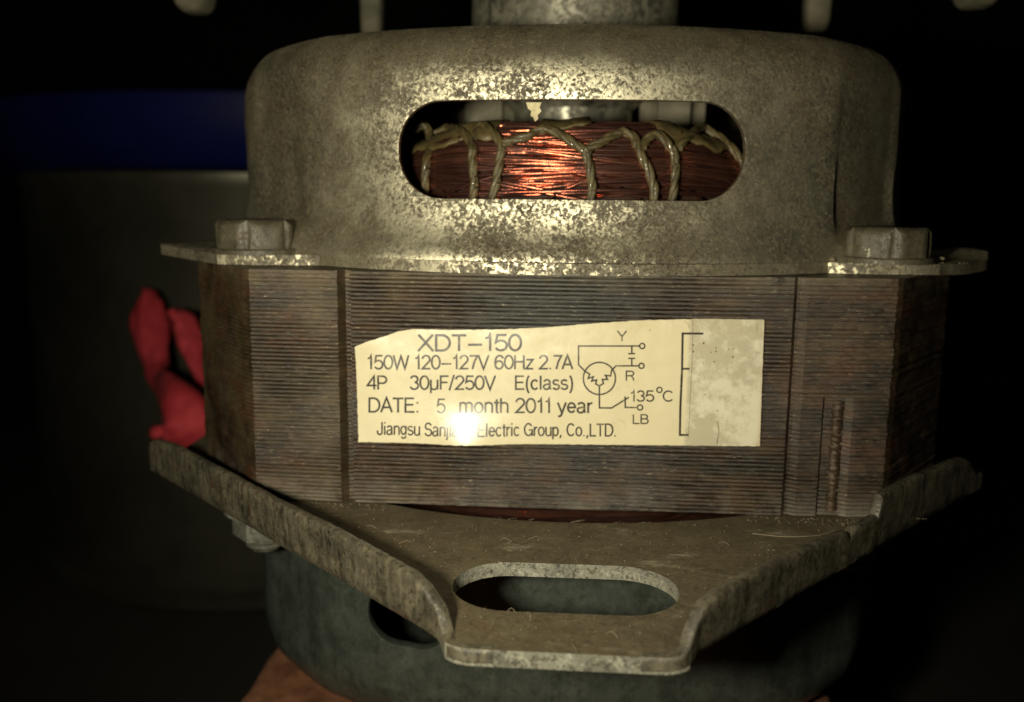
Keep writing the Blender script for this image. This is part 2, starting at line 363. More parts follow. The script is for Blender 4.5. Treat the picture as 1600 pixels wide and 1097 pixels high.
# flange of the upper cap: arc in front, ears at the corners
def flange():
    half = [(5.74*sin(radians(a)), -5.74*cos(radians(a))) for a in (0, 3, 6, 9, 12, 15, 18, 21, 24, 27, 30, 33, 35.5)]
    half += [(3.46, -4.74), (3.9, -4.78), (4.3, -4.77), (4.72, -4.72), (5.1, -4.4), (5.5, -4.05), (5.95, -3.72), (6.05, -3.5), (5.95, -3.1), (5.9, -2.5), (5.95, -1.2), (6, 0)]
    out = half[:]; out += [(x, -y) for x, y in half[-2::-1]]; out += [(-x, -y) for x, y in half[1:]]; out += [(-x, y) for x, y in half[-2:0:-1]]
    bm = bmesh.new(); n = len(out); rings = []
    for t, z in ((1, -.705), (1, -.845), (.93, -.85), (.86, -.85), (.86, -.70), (.93, -.70)):
        rings.append([bm.verts.new((x*t, y*t, z)) for x, y in out])
    # bevel the top edge a little
    for i in range(6):
        a, b = rings[i], rings[(i+1) % 6]
        for k in range(n): bm.faces.new((a[k], a[(k+1) % n], b[(k+1) % n], b[k]))
    bmesh.ops.subdivide_edges(bm, edges=[e for e in bm.edges if e.calc_length() > .25], cuts=2, use_grid_fill=True)
    for v in bm.verts:
        x, y = v.co.x, v.co.y
        out_ = max(0, abs(x)-4.7)
        if x > 5.2: v.co.x -= .22*(x-5.2)/.85
        if x < 0: v.co.z += .05*out_-.02*max(0, -3.6-y)*out_
        else: v.co.z += .11*out_*exp(-((y+3.0)/.9)**2)-.05*out_*(1 if y < -3.5 else 0)
        w = .012*nz(x*2.5, y*2.5, 1)+.006*nz(x*9, y*9, 2)
        v.co.x += w*x/6; v.co.y += w*y/6*2; v.co.z += .004*nz(x*6, y*6, 5)
    return bm
link("flange", flange(), m_capedge, upper, 30)

# dried paint hanging from the slot
bm = bmesh.new()
pp = [(822, 160), (846, 160), (843, 168), (846, 174), (840, 180), (841, 186), (836, 190), (833, 183), (829, 181), (830, 173), (825, 170)]
a = [at(x, y, -5.4) for x, y in pp]
f1 = [bm.verts.new(p) for p in a]; f2 = [bm.verts.new(p+Vector((0, .06, 0))) for p in a]
for i in range(len(a)): j = (i+1) % len(a); bm.faces.new((f1[i], f1[j], f2[j], f2[i]))
bm.faces.new(f1); bm.faces.new(f2[::-1]); link("paint_flake", bm, m_flake, upper)

# ---- stator: a stack of thin sheets, each with its own edge
def stator():
    def outline(k, K):
        zf = k/K; pts = []
        def seg(a, b, n):
            for i in range(n): pts.append((a[0]+(b[0]-a[0])*i/n, a[1]+(b[1]-a[1])*i/n))
        g = .13; gw = .085
        low = zf > .485
        seg((0, -5.4), (2.83-gw, -5.4), 26); seg((2.83-gw, -5.4), (2.83-gw+.05, -5.4+g*.45), 2); seg((2.83-gw+.05, -5.4+g*.45), (2.83+gw-.04, -5.4+g*.45), 2)
        seg((2.83+gw, -5.4), (3.18, -5.385), 3)
        if low: seg((3.18, -5.385), (3.22, -5.31), 1); seg((3.22, -5.31), (3.56, -5.32), 4); seg((3.56, -5.37), (3.62, -5.37), 1)
        else: seg((3.18, -5.385), (3.62, -5.37), 6)
        seg((3.62, -5.37), (4.0, -5.34), 5); seg((4.0, -5.34), (4.1, -5.25), 2); seg((4.1, -5.25), (5.3, -3.62), 14); seg((5.3, -3.62), (5.38, -3.45), 2)
        seg((5.38, -3.45), (5.4, 0), 8); right = pts[:]; pts.clear()
        seg((0, -5.4), (-2.83+gw, -5.4), 26); seg((-2.83+gw, -5.4), (-2.83+gw-.03, -5.4+g), 2); seg((-2.83+gw-.03, -5.4+g), (-2.83-gw+.01, -5.4+g), 2)
        seg((-2.83-gw, -5.4), (-4.06, -5.36), 12); seg((-4.06, -5.36), (-4.2, -5.24), 2); seg((-4.2, -5.24), (-5.42, -3.68), 14); seg((-5.42, -3.68), (-5.5, -3.5), 2)
        seg((-5.5, -3.5), (-5.45, 0), 8); left = pts[:]
        back = [(-5.45, 0), (-5.4, 4), (-4, 5.4), (0, 5.4), (4, 5.4), (5.4, 4)]
        return right+[(5.4, 0)]+back[::-1]+left[:0:-1]
    bm = bmesh.new(); K = 57; z0 = -.855; H = 3.04; p = H/K; prev = None
    for k in range(K):
        ol = outline(k, K); zt = z0-k*p; s0 = random.uniform(-.010, .012)
        rows = []
        def clog(x, y): return .12+.95*sstep(-.22, .25, nz(x*.55+3, k*.06, y*.5)+.14-.07*abs(x)+.25*(1-k/K)*(1 if abs(x) < 2.8 else 0))
        for zz, dd in ((zt, -.022), (zt-.18*p, 0), (zt-.66*p, 0), (zt-.86*p, -.022)):
            row = []
            for x, y in ol:
                L = sqrt(x*x+y*y); e = dd*clog(x, y)*(1+.6*nz(x*2, k*.9, y*2))+s0+.010*nz(x*1.3, k*.37, y*1.3)+.007*nz(x*9, k*3.1, y*9)
                if -4.12 < x < 4.0 and y < -5: row.append(bm.verts.new((x, y-e, zz+.003*nz(x*3, k))))
                else: row.append(bm.verts.new((x+e*x/L, y+e*y/L, zz+.003*nz(x*3, k))))
            rows.append(row)
        if prev: rows = [prev]+rows
        n = len(ol)
        for a, b in zip(rows, rows[1:]):
            for i in range(n): bm.faces.new((a[i], a[(i+1) % n], b[(i+1) % n], b[i]))
        if k == 0: top = rows[0]
        prev = rows[-1]
    for ring, z in ((top, z0), (prev, z0-H)):     # end faces as wide annuli (the bore is open)
        inn = [bm.verts.new((v.co.x*.62, v.co.y*.62, z)) for v in ring]; n = len(ring)
        for i in range(n): bm.faces.new((ring[i], ring[(i+1) % n], inn[(i+1) % n], inn[i]))
    return bm
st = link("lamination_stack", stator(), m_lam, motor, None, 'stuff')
st['label'] = "rusty brown stack of thin steel sheets between the two end caps"
bm = bmesh.new(); pts = []; rad = []
for i in range(90):
    z = -2.42-1.4*i/89; pts.append(Vector((3.39+.02*nz(i*.3), -5.285+.012*nz(i*.4, 3), z))); rad.append(.070+.006*abs(sin(i*.55+.4*nz(i*.2)))+.01*random.random())
tube(bm, pts, rad, 12); link("weld_bead", bm, m_weld, st, 60)

# ---- rating label
def lab_y(x, z):                                  # how far the paper stands off the stack
    b = .120*exp(-((x+1.28)/.52)**2-((z+3.13)/.38)**2)
    w = .006*nz(x*1.6, z*2.2, 4)+.003*nz(x*5, z*5, 9)
    curl = .05*exp(-((x+2.7)/.25)**2-((z+1.75)/.2)**2)
    return -5.452-b-w-curl
TOP = [(556, 541), (572, 534), (600, 526), (622, 518), (645, 514), (700, 515.5), (790, 514.5), (860, 511), (930, 505), (1000, 500.5), (1100, 498), (1194, 499.5)]
def interp(tb, x):
    for (a, b), (c, d) in zip(tb, tb[1:]):
        if x <= c: return b+(d-b)*(x-a)/(c-a)
    return tb[-1][1]
bm = bmesh.new(); NX, NZ = 150, 44; gf = []; gb = []
for i in range(NX+1):
    t = i/NX; cf, cb = [], []
    for j in range(NZ+1):
        s = j/NZ; px = (556+(1194-556)*t)*(1-s)+(560.5+(1187-560.5)*t)*s
        yt = interp(TOP, 556+(1194-556)*t); yb = 690.5+6.5*t
        py = yt*(1-s)+yb*s
        if j in (0, NZ): py += .9*nz(px*.11, j)
        if i in (0, NX): px += .9*nz(py*.13, i)
        p = at(px, py, -5.44)
        cf.append(bm.verts.new((p.x, lab_y(p.x, p.z), p.z))); cb.append(bm.verts.new((p.x, lab_y(p.x, p.z)+.018, p.z)))
    gf.append(cf); gb.append(cb)
for i in range(NX):
    for j in range(NZ):
        bm.faces.new((gf[i][j], gf[i+1][j], gf[i+1][j+1], gf[i][j+1])); bm.faces.new((gb[i][j], gb[i][j+1], gb[i+1][j+1], gb[i+1][j]))
for i in range(NX):
    for j in (0, NZ): bm.faces.new((gf[i][j], gb[i][j], gb[i+1][j], gf[i+1][j]))
for j in range(NZ):
    for i in (0, NX): bm.faces.new((gf[i][j], gb[i][j], gb[i][j+1], gf[i][j+1]))
label = link("rating_label", bm, m_label, motor, 40)
label['label'] = "cream paper rating label with black print and a worn grey right end"

def put_px(px, py, lift=.006):
    p = at(px, py, -5.46); return Vector((p.x, lab_y(p.x, p.z)-lift, p.z))
def _arc(cx, cy, rx, ry, a0, a1, n=10):
    return [(cx+rx*cos(radians(a0+(a1-a0)*i/n)), cy+ry*sin(radians(a0+(a1-a0)*i/n))) for i in range(n+1)]
_E = lambda cx, cy, rx, ry: _arc(cx, cy, rx, ry, 90, 450, 22)
GLY = {                                            # plain grotesque letters as pen strokes: advance, strokes
 '1': (.42, [[(.06, .77), (.2, .81), (.26, 1), (.26, 0)]]), '5': (.56, [[(.5, .96), (.13, .96), (.07, .52)]+_arc(.27, .33, .24, .3, 125, -150)]),
 '0': (.58, [_E(.28, .5, .24, .47)]), '2': (.56, [_arc(.27, .71, .22, .26, 175, -35)+[(.05, .04), (.52, .04)]]), '7': (.55, [[(.03, .95), (.5, .95)]+[(.32, .55), (.2, 0)]]),
 '6': (.57, [_E(.28, .31, .22, .28), _arc(.31, .5, .26, .47, 200, 35)]), '3': (.56, [_arc(.26, .74, .2, .23, 165, -85), _arc(.26, .28, .23, .25, 80, -165)]),
 '4': (.58, [[(.42, 0), (.42, .97), (.03, .3), (.56, .3)]]), 'X': (.66, [[(.0, 0), (.6, 1)], [(.02, 1), (.62, 0)]]), 'D': (.70, [[(.07, .04), (.07, .96), (.28, .96)]+_arc(.3, .5, .32, .46, 85, -85)+[(.02, .04)]]),
 'T': (.62, [[(0, .95), (.58, .95)], [(.29, .95), (.29, 0)]]), '\u2013': (.66, [[(.03, .38), (.6, .38)]]), 'W': (.92, [[(0, 1), (.21, 0), (.44, .95), (.67, 0), (.88, 1)]]), 'V': (.63, [[(0, 1), (.3, 0), (.6, 1)]]),
 'H': (.68, [[(.06, 0), (.06, 1)], [(.58, 0), (.58, 1)], [(.06, .53), (.58, .53)]]), 'z': (.48, [[(.03, .68), (.42, .68), (.03, .04), (.45, .04)]]), '.': (.26, [[(.1, 0), (.1, .1)]]), 'A': (.64, [[(0, 0), (.3, 1), (.6, 0)], [(.1, .34), (.5, .34)]]),
 'P': (.62, [[(.07, 0), (.07, .96), (.3, .96)]+_arc(.33, .71, .22, .25, 85, -85)+[(.07, .46)]]), '\u00b5': (.56, [[(.07, -.25), (.07, .72)], [(.07, .3)]+_arc(.25, .22, .18, .2, 190, 330)+[(.45, .3)], [(.45, 0), (.45, .72)]]), 'F': (.56, [[(.07, 0), (.07, .96), (.52, .96)], [(.07, .52), (.46, .52)]]),
 '/': (.32, [[(0, -.05), (.27, 1.05)]]), 'E': (.62, [[(.56, .04), (.07, .04), (.07, .96), (.54, .96)], [(.07, .52), (.5, .52)]]), '(': (.3, [_arc(.32, .38, .24, .68, 115, 245)]), ')': (.3, [_arc(-.04, .38, .24, .68, 65, -65)]),
 'c': (.5, [_arc(.25, .36, .2, .33, 40, 320)]), 'l': (.22, [[(.09, 0), (.09, 1)]]), 'a': (.54, [_arc(.24, .52, .17, .18, 165, 10)+[(.41, .12), (.47, .03)], _arc(.21, .2, .17, .17, 100, 320)+[(.41, .3)], [(.41, .42), (.2, .37)]]),
 's': (.48, [_arc(.22, .53, .16, .16, 20, 250)+_arc(.23, .2, .18, .17, 80, -165)]), ':': (.26, [[(.1, 0), (.1, .11)], [(.1, .6), (.1, .71)]]), 'm': (.80, [[(.07, 0), (.07, .72)], [(.07, .5)]+_arc(.22, .52, .16, .17, 160, 0)+[(.38, 0)], [(.38, .5)]+_arc(.54, .52, .16, .17, 160, 0)+[(.70, 0)]]),
 'o': (.55, [_E(.26, .36, .21, .33)]), 'n': (.53, [[(.07, 0), (.07, .72)], [(.07, .48)]+_arc(.25, .5, .18, .19, 165, 0)+[(.43, 0)]]), 't': (.3, [[(.14, .92), (.14, .12)]+_arc(.23, .12, .09, .1, 190, 280), [(0, .69), (.27, .69)]]),
 'h': (.53, [[(.07, 0), (.07, 1)], [(.07, .48)]+_arc(.25, .5, .18, .19, 165, 0)+[(.43, 0)]]), 'y': (.48, [[(0, .72), (.22, .02)], [(.44, .72), (.2, -.12), (.12, -.22), (.02, -.22)]]), 'e': (.54, [[(.06, .38), (.46, .38)]+_arc(.26, .37, .2, .32, 5, 325)]),
 'r': (.34, [[(.07, 0), (.07, .72)], [(.07, .45), (.15, .64), (.3, .69)]]), 'J': (.5, [[(.38, 1), (.38, .25)]+_arc(.21, .24, .17, .22, 0, -180)+[(.04, .34)]]), 'i': (.22, [[(.09, 0), (.09, .72)], [(.09, .88), (.09, 1)]]),
 'g': (.55, [_E(.24, .38, .19, .31), [(.44, .72), (.44, -.05)]+_arc(.25, -.04, .19, .19, 0, -155)]), 'u': (.53, [[(.07, .72), (.07, .22)]+_arc(.25, .21, .18, .19, 190, 345)+[(.44, .3)], [(.44, .72), (.44, 0)]]),
 'S': (.62, [_arc(.29, .73, .22, .24, 15, 250)+_arc(.3, .27, .25, .25, 85, -170)]), 'j': (.22, [[(.09, .72), (.09, -.14), (.02, -.22)], [(.09, .88), (.09, 1)]]), 'G': (.72, [_arc(.34, .5, .3, .47, 35, 350)+[(.63, .47), (.36, .47)], [(.63, .47), (.63, 0)]]),
 'p': (.55, [[(.07, -.25), (.07, .72)], _E(.27, .36, .19, .33)]), ',': (.26, [[(.11, .1), (.11, -.02), (.05, -.15)]]), 'C': (.68, [_arc(.34, .5, .29, .47, 40, 320)]), 'L': (.54, [[(.07, 1), (.07, .04), (.5, .04)]]),
 'Y': (.62, [[(0, 1), (.29, .45), (.58, 1)], [(.29, .45), (.29, 0)]]), 'R': (.66, [[(.07, 0), (.07, .96), (.36, .96)]+_arc(.36, .73, .2, .23, 85, -85)+[(.07, .5)], [(.38, .5), (.52, .3), (.57, 0)]]),
 'B': (.64, [[(.07, .04), (.07, .96), (.34, .96)]+_arc(.33, .745, .18, .215, 85, -85)+[(.07, .53)], [(.33, .53)]+_arc(.34, .285, .22, .245, 85, -85)+[(.07, .04)]]), ' ': (.3, []) }
LIFT = [0]
def ribbon(bm, P, w):                              # flat stroke of ink through photo points, mitred
    Q = [P[0]]
    for a, b in zip(P, P[1:]):
        m = max(1, int(math.hypot(b[0]-a[0], b[1]-a[1])/7))
        for k in range(1, m+1): Q.append((a[0]+(b[0]-a[0])*k/m, a[1]+(b[1]-a[1])*k/m))
    LIFT[0] = (LIFT[0]+1) % 6; lf = .005+.0006*LIFT[0]; n = len(Q); rows = []
    for i, (x, y) in enumerate(Q):
        ax, ay = Q[max(i-1, 0)]; bx, by = Q[min(i+1, n-1)]
        def unit(x0, y0, x1, y1):
            L = math.hypot(x1-x0, y1-y0) or 1; return (x1-x0)/L, (y1-y0)/L
        u = unit(ax, ay, x, y) if i else unit(x, y, bx, by); v = unit(x, y, bx, by) if i < n-1 else u
        nx, ny = -(u[1]+v[1]), u[0]+v[0]; L = math.hypot(nx, ny) or 1; nx /= L; ny /= L
        c = max(.42, nx*-u[1]+ny*u[0]); h = w*.5/c*(1+.12*nz(x*.35, y*.35, 5))
        rows.append((bm.verts.new(put_px(x+nx*h, y+ny*h, lf)), bm.verts.new(put_px(x-nx*h, y-ny*h, lf))))
    for (a, b), (c, d) in zip(rows, rows[1:]): bm.faces.new((a, b, d, c))
def text_px(bm, txt, x0, x1, base, top, slope=.004, w=2.3):
    w *= 1.22
    W = sum(GLY[c][0] for c in txt)-.06; sx = (x1-x0)/W; h = base-top; x = 0
    for c in txt:
        adv, st = GLY[c]
        for pts in st: ribbon(bm, [(x0+(x+px)*sx, base-py*h+slope*(x+px)*sx) for px, py in pts], w)
        x += adv
bm = bmesh.new()
text_px(bm, "XDT\u2013150", 653, 814, 549, 523, -.004, 3.1)
text_px(bm, "150W 120\u2013127V 60Hz 2.7A", 573, 894, 577, 555, 0, 2.4)
text_px(bm, "4P", 573, 604, 609, 587, 0, 2.4)
text_px(bm, "30\u00b5F/250V", 640, 773, 609, 587, 0, 2.4)
text_px(bm, "E(class)", 804, 895, 609, 587, 0, 2.4)
text_px(bm, "DATE:", 575, 655, 644.5, 621.5, 0, 2.5)
text_px(bm, "5", 682, 695, 645, 623, 0, 2.0)
text_px(bm, "month 2011 year", 717, 925, 645, 622, .003, 2.5)
text_px(bm, "Jiangsu Sanjiang Electric Group, Co.,LTD.", 589, 963, 679.5, 659.5, .007, 2.0)
link("printed_text", bm, m_ink, label, 'keep')
bm = bmesh.new()
text_px(bm, "Y", 964.5, 978.5, 533, 517, 0, 1.7); text_px(bm, "R", 977, 991, 595, 579.5, 0, 1.7); text_px(bm, "LB", 988, 1013, 662.5, 647.5, 0, 1.7)
text_px(bm, "135", 984, 1021, 627.5, 610.5, 0, 1.9); text_px(bm, "C", 1035, 1052, 627.5, 610.5, 0, 1.9)
def stroke(pts, w=2.1, closed=False):
    P = [(860+x/4.4444, 480+y/4.4444) for x, y in pts]
    ribbon(bm, P+[P[0]] if closed else P, w*1.12)
def ringpx(cx, cy, r, w=2.1, n=28): stroke([(cx+r*cos(2*pi*i/n), cy+r*sin(2*pi*i/n)) for i in range(n)], w, True)
stroke([(615, 270), (195, 270), (195, 400), (240, 445), (272, 465), (262, 495), (298, 483), (286, 514), (320, 505), (314, 533), (340, 547)])
ringpx(637, 270, 18); ringpx(632, 408, 18); ringpx(622, 697, 18); ringpx(340, 495, 112); ringpx(757, 575, 18, 1.9)
stroke([(612, 408), (455, 408), (425, 438), (418, 478), (382, 474), (396, 502), (360, 502), (368, 530), (340, 547)])
stroke([(565, 270), (565, 322)]); stroke([(540, 323), (588, 323)]); stroke([(540, 356), (588, 356)]); stroke([(565, 356), (565, 408)])
stroke([(340, 547), (340, 700), (425, 700), (545, 626)]); stroke([(518, 620), (520, 697), (602, 697)])
link("circuit_diagram", bm, m_ink, label, 'keep')
bm = bmesh.new()
stroke([(1062, 184), (918, 183), (914, 428), (902, 700), (899, 888), (958, 888)], 2.9); stroke([(915, 428), (965, 428)], 2.6)
for x, y, r in [(992, 262, 7), (992, 308, 7), (1065, 250, 6), (1150, 285, 5), (1148, 308, 7), (1118, 313, 4), (1240, 290, 4), (1270, 290, 5), (1268, 345, 7), (1140, 380, 6), (1060, 390, 4), (1032, 380, 3), (1078, 605, 4), (1160, 720, 4), (1120, 772, 3), (1190, 768, 3), (690, 160, 4), (1345, 290, 3), (1010, 400, 3), (1110, 300, 2)]:
    pts = [(x+1.15*r*random.uniform(.5, 1.1)*cos(k), y+1.15*r*random.uniform(.5, 1.2)*sin(k)) for k in (0, 1.2, 2.4, 3.7, 5)]
    bm.faces.new([bm.verts.new(put_px(860+a/4.4444, 480+b/4.4444)) for a, b in pts])
link("printed_table_frame", bm, m_ink, label, 'keep')
bm = bmesh.new()
stroke([(1160, 792), (1164, 820), (1170, 850), (1168, 885), (1160, 915), (1157, 955)], 1.0)
stroke([(990, 90), (988, 200), (984, 400), (972, 600), (966, 760), (958, 900)], .55); stroke([(930, 95), (955, 118), (965, 150)], .4); stroke([(1432, 120), (1433, 170)], .5)
link("paper_crack", bm, mat_simple("crack_brown", (.12, .09, .05), (.2, .15, .08), .8, 5), label, 'keep')

# ---- winding behind the slot
RC, RW, ZC, ZH = 4.10, .78, .05, .92
def coil_drop(th):
    a = abs((th+pi) % (2*pi)-pi); return sstep(radians(14), radians(34), a)
def coil_pt(th, ph, out=0.0):
    c, s = cos(ph), sin(ph); e = .72
    k = coil_drop(th)
    r = RC+(RW+out)*math.copysign(abs(c)**e, c)-.30*k; z = ZC+(ZH+out)*math.copysign(abs(s)**e, s)-(.26*k if s > 0 else 0)*abs(s)
    return Vector((r*sin(th), -r*cos(th), z))
bm = bmesh.new(); N = 120
rg = [[bm.verts.new(coil_pt(2*pi*i/N, 2*pi*k/24, -.05)) for k in range(24)] for i in range(N)]
for i in range(N):
    for k in range(24): bm.faces.new((rg[i][k], rg[(i+1) % N][k], rg[(i+1) % N][(k+1) % 24], rg[i][(k+1) % 24]))
coil = link("winding", bm, m_coilbase, motor, 60)
bm = bmesh.new()
for w in range(230):
    ph0 = random.uniform(-.9, 1.7); A = random.uniform(.03, .26)*random.choice((1, -1, .25)); kf = random.uniform(1.5, 7); p0 = random.uniform(0, 6.3)
    lay = random.choice((0, .02, .045, .07, .09)); a0 = radians(-52); a1 = radians(52); n = 64; pts = []
    for i in range(n+1):
        th = a0+(a1-a0)*i/n
        ph = ph0+A*sin(kf*th+p0)+.02*nz(th*6, w*3.7); o_ = lay+.02*nz(th*4, w*1.9, 7)
        pts.append(coil_pt(th, ph, o_))
    tube(bm, pts, random.uniform(.022, .029), 6)
link("copper_wire", bm, m_copper, coil, 60, 'stuff')
def low(p): return Vector((p.x, p.y, -5.12-p.z*.9))
bm = bmesh.new()
rg = [[bm.verts.new(low(coil_pt(2*pi*i/N, 2*pi*k/24, -.05))) for k in range(24)] for i in range(N)]
for i in range(N):
    for k in range(24): bm.faces.new((rg[i][k], rg[(i+1) % N][k], rg[(i+1) % N][(k+1) % 24], rg[i][(k+1) % 24]))
coil2 = link("winding", bm, m_coilbase, motor, 60)
bm = bmesh.new()
for w in range(60):
    ph0 = random.uniform(-1.6, .4); A = random.uniform(.03, .3); kf = random.uniform(2, 8); p0 = random.uniform(0, 6.3); pts = []
    for i in range(49):
        th = radians(-34+68*i/48); pts.append(low(coil_pt(th, ph0+A*sin(kf*th+p0), random.choice((0, .03, .06)))) if i == 0 else low(coil_pt(th, ph0+A*sin(kf*th+p0), .03+.03*nz(th*5, w))))
    tube(bm, pts, .024, 5)
link("copper_wire", bm, m_copper, coil2, 60, 'stuff')
# lacing cords: twisted two-strand string over the coil
def on_coil(px, py, out=.12):
    best = None
    for Y in [-5.0+.02*i for i in range(60)]:
        p = at(px, py, Y); r = sqrt(p.x**2+p.y**2)
        zf = min(1, abs(p.z-ZC)/(ZH+out)); c = (1-zf**(2/.72))**(.72/2)
        kd = coil_drop(atan2(p.x, -p.y)); zf = min(1, abs(p.z+.26*kd*(p.z > ZC)*zf-ZC)/(ZH+out)); c = (1-zf**(2/.72))**(.72/2)
        R = RC+(RW+out)*c-.30*kd
        if abs(r-R) < .03: return p
        if r < R: return p
        best = p
    return best
def cord(pxs, r=.060, out=.125):
    P = spline([on_coil(x, y, out) for x, y in pxs], 16); bmc = bmesh.new(); n = len(P); L = 0
    for s in (0, 1, 2):
        L = 0; q = []
        for i, p in enumerate(P):
            t = (P[min(i+1, n-1)]-P[max(i-1, 0)]).normalized(); a = t.cross(Vector((0, 1, .1))).normalized(); b = t.cross(a)
            if i: L += (p-P[i-1]).length
            an = L*9+1.5*nz(L*2, s)*0+s*2*pi/3; q.append(p+(a*cos(an)+b*sin(an))*r*.40+Vector((.012*nz(L*2.5, s, len(pxs)), .01*nz(L*3, s), .006*nz(L*3, s, 4))))
        tube(bmc, q, [r*.66*(1+.35*nz(k*.13, s*5, pxs[0][0])) for k in range(n)], 7)
    link("lacing_cord", bmc, m_cord, coil, 70)
for c in [[(668, 330), (664, 285), (668, 245), (672, 212), (660, 196), (648, 205)],
          [(738, 330), (741, 290), (738, 250), (737, 228), (722, 205), (700, 200), (680, 210)],
          [(766, 330), (773, 295), (780, 255), (783, 228), (768, 205), (752, 196), (741, 214)],
          [(783, 226), (800, 220), (822, 214), (845, 203), (866, 205), (890, 220), (915, 236), (925, 240)],
          [(922, 335), (925, 295), (920, 255), (917, 236), (938, 223), (962, 210), (978, 206)],
          [(1022, 335), (1022, 300), (1014, 268), (1001, 240), (990, 215), (972, 204)],
          [(1046, 335), (1053, 295), (1055, 250), (1046, 228), (1028, 210), (1015, 215), (1003, 230)],
          [(1060, 232), (1078, 212), (1096, 200), (1118, 210), (1138, 226), (1158, 250), (1175, 285)]]:
    cord(c)
# bumpy varnished film along the top of the coil, broken open in the middle
def film(a0, a1, p0, p1, seed, out=.09):
    bm = bmesh.new(); n = int((a1-a0)/1.2); mm = 14; g = []
    for i in range(n+1):
        row = []
        for k in range(mm+1):
            t = k/mm; th = radians(a0+(a1-a0)*i/n); e0 = p0+.30*nz(th*9, seed)+.16*nz(th*30, seed)+.08*nz(th*70, seed); ph = e0+(p1-e0)*t
            row.append(bm.verts.new(coil_pt(th, ph, out+.05*nz(th*12, ph*3, seed)+.03*nz(th*34, ph*9, seed))))
        g.append(row)
    for i in range(n):
        for k in range(mm): bm.faces.new((g[i][k], g[i+1][k], g[i+1][k+1], g[i][k+1]))
    o = link("insulation_film", bm, m_insul, coil, 60); md = o.modifiers.new('s', 'SOLIDIFY'); md.thickness = .0003; md.offset = -1; return o
film(-56, -12, .66, 2.2, 1, .14); film(13.5, 60, .70, 2.2, 5, .14); film(31, 62, -.2, 1.4, 9, .1)
film(-5, 3, 1.0, 1.9, 20, .15)

# bearing housing and shaft seen over the coil
bm = bmesh.new(); lathe(bm, [(.55, -3), (.55, .4), (1.0, .5), (1.05, .75), (1.05, 1.6), (1.3, 1.9), (1.3, 2.12)], 64)
link("bearing_housing", bm, m_hub, motor, 35)
bm = bmesh.new(); lathe(bm, [(0.02, -.5), (3.1, -.5), (3.1, .3), (2.9, .45), (2.75, .45), (2.7, .2), (1.2, .15)], 72); link("rotor", bm, m_nut, motor, 35)
for x0, x1, Y in ((-2.2, -.95, .2), (1.2, 2.35, .2)):
    bm = bmesh.new(); box(bm, ((x0+x1)/2, Y, 1.62), (x1-x0, .8, 1.0))
    bmesh.ops.bevel(bm, geom=bm.edges[:], offset=.3, segments=5, affect='EDGES'); link("bearing_rib", bm, m_blade, motor, 60)

# ---- hub and fan above the cap
bm = bmesh.new(); lathe(bm, [(1.2, 2.24), (1.84, 2.24), (1.88, 2.3), (1.86, 2.5), (1.80, 2.9), (1.78, 4), (1.76, 6.2)], 96)
pul = link("pulley_hub", bm, m_hub, motor, 35)
bm = bmesh.new(); lathe(bm, [(.5, 6.0), (8.6, 6.0), (8.6, 6.25), (.5, 6.25)], 96); disc = link("fan_disc", bm, m_blade, motor, 35)
for x0, x1, py, Y, ty in ((567, 599, 100, 3.6, .5), (1254, 1294, 50, 3.4, .5), (279, 331, 19, .6, .9), (1494, 1557, 11, .5, .9)):
    bm = bmesh.new(); a = at(x0, py, Y); b = at(x1, py, Y); w = b.x-a.x; zb = a.z
    prof = ((zb, .62, .6), (zb+.08, .84, .8), (zb+.2, .95, 1), (zb+.5, 1.0, 1), (6.02, 1.15, 1.3)); rings = []
    for z, s, sy in prof:
        rings.append([bm.verts.new(((a.x+b.x)/2+w/2*s*math.copysign(abs(cos(t))**.5, cos(t)), Y+ty/2*sy*math.copysign(abs(sin(t))**.5, sin(t)), z)) for t in [2*pi*(q+.5)/20 for q in range(20)]])
    for i in range(4):
        for q in range(20): bm.faces.new((rings[i][q], rings[i][(q+1) % 20], rings[i+1][(q+1) % 20], rings[i+1][q]))
    bm.faces.new(rings[0]); bm.faces.new(rings[-1]); link("fan_blade", bm, m_blade, disc, 40)

# ---- bolts and nuts
def hexa(bm, cx, cy, z0, z1, r, rot, ch=.05):
    prof = [(r*.98, z0), (r, z0+.02), (r, z1-ch), (r*.86, z1)]; rings = []
    for rr, z in prof:
        rings.append([bm.verts.new((cx+rr*cos(rot+k*pi/3), cy+rr*sin(rot+k*pi/3), z)) for k in range(6)])
    # round the top corners as on a turned hexagon head
    for i in range(3):
        for k in range(6): bm.faces.new((rings[i][k], rings[i][(k+1) % 6], rings[i+1][(k+1) % 6], rings[i+1][k]))
    bm.faces.new(rings[0][::-1]); bm.faces.new(rings[-1])
for bx, by, rot, lab in ((-4.2, -4.58, radians(33), "hexagon bolt head with a cut away right edge"), (4.06, -4.6, radians(22), "darker hexagon bolt head")):
    bm = bmesh.new(); hexa(bm, bx, by, -.66, -.25, .58, rot, .07)
    bmesh.ops.bevel(bm, geom=[e for e in bm.edges if abs(e.verts[0].co.z-e.verts[1].co.z) > .2], offset=.09, segments=4, affect='EDGES')
    n_ = len(bm.verts); bmesh.ops.subdivide_edges(bm, edges=[e for e in bm.edges if e.calc_length() > .2], cuts=3, use_grid_fill=True)
    for v in bm.verts: v.co += Vector((nz(v.co.x*5, v.co.z*5), nz(v.co.y*5, v.co.x*4), 0))*.02+Vector((0, 0, .012*nz(v.co.x*7, v.co.y*7)))
    b = link("hex_bolt", bm, m_bolt, motor, 65)
    bm = bmesh.new(); lathe(bm, [(.1, -.62), (.58, -.62), (.6, -.64), (.6, -.695), (.1, -.695)], 40, (bx, by)); link("washer", bm, m_bolt, b, 40)
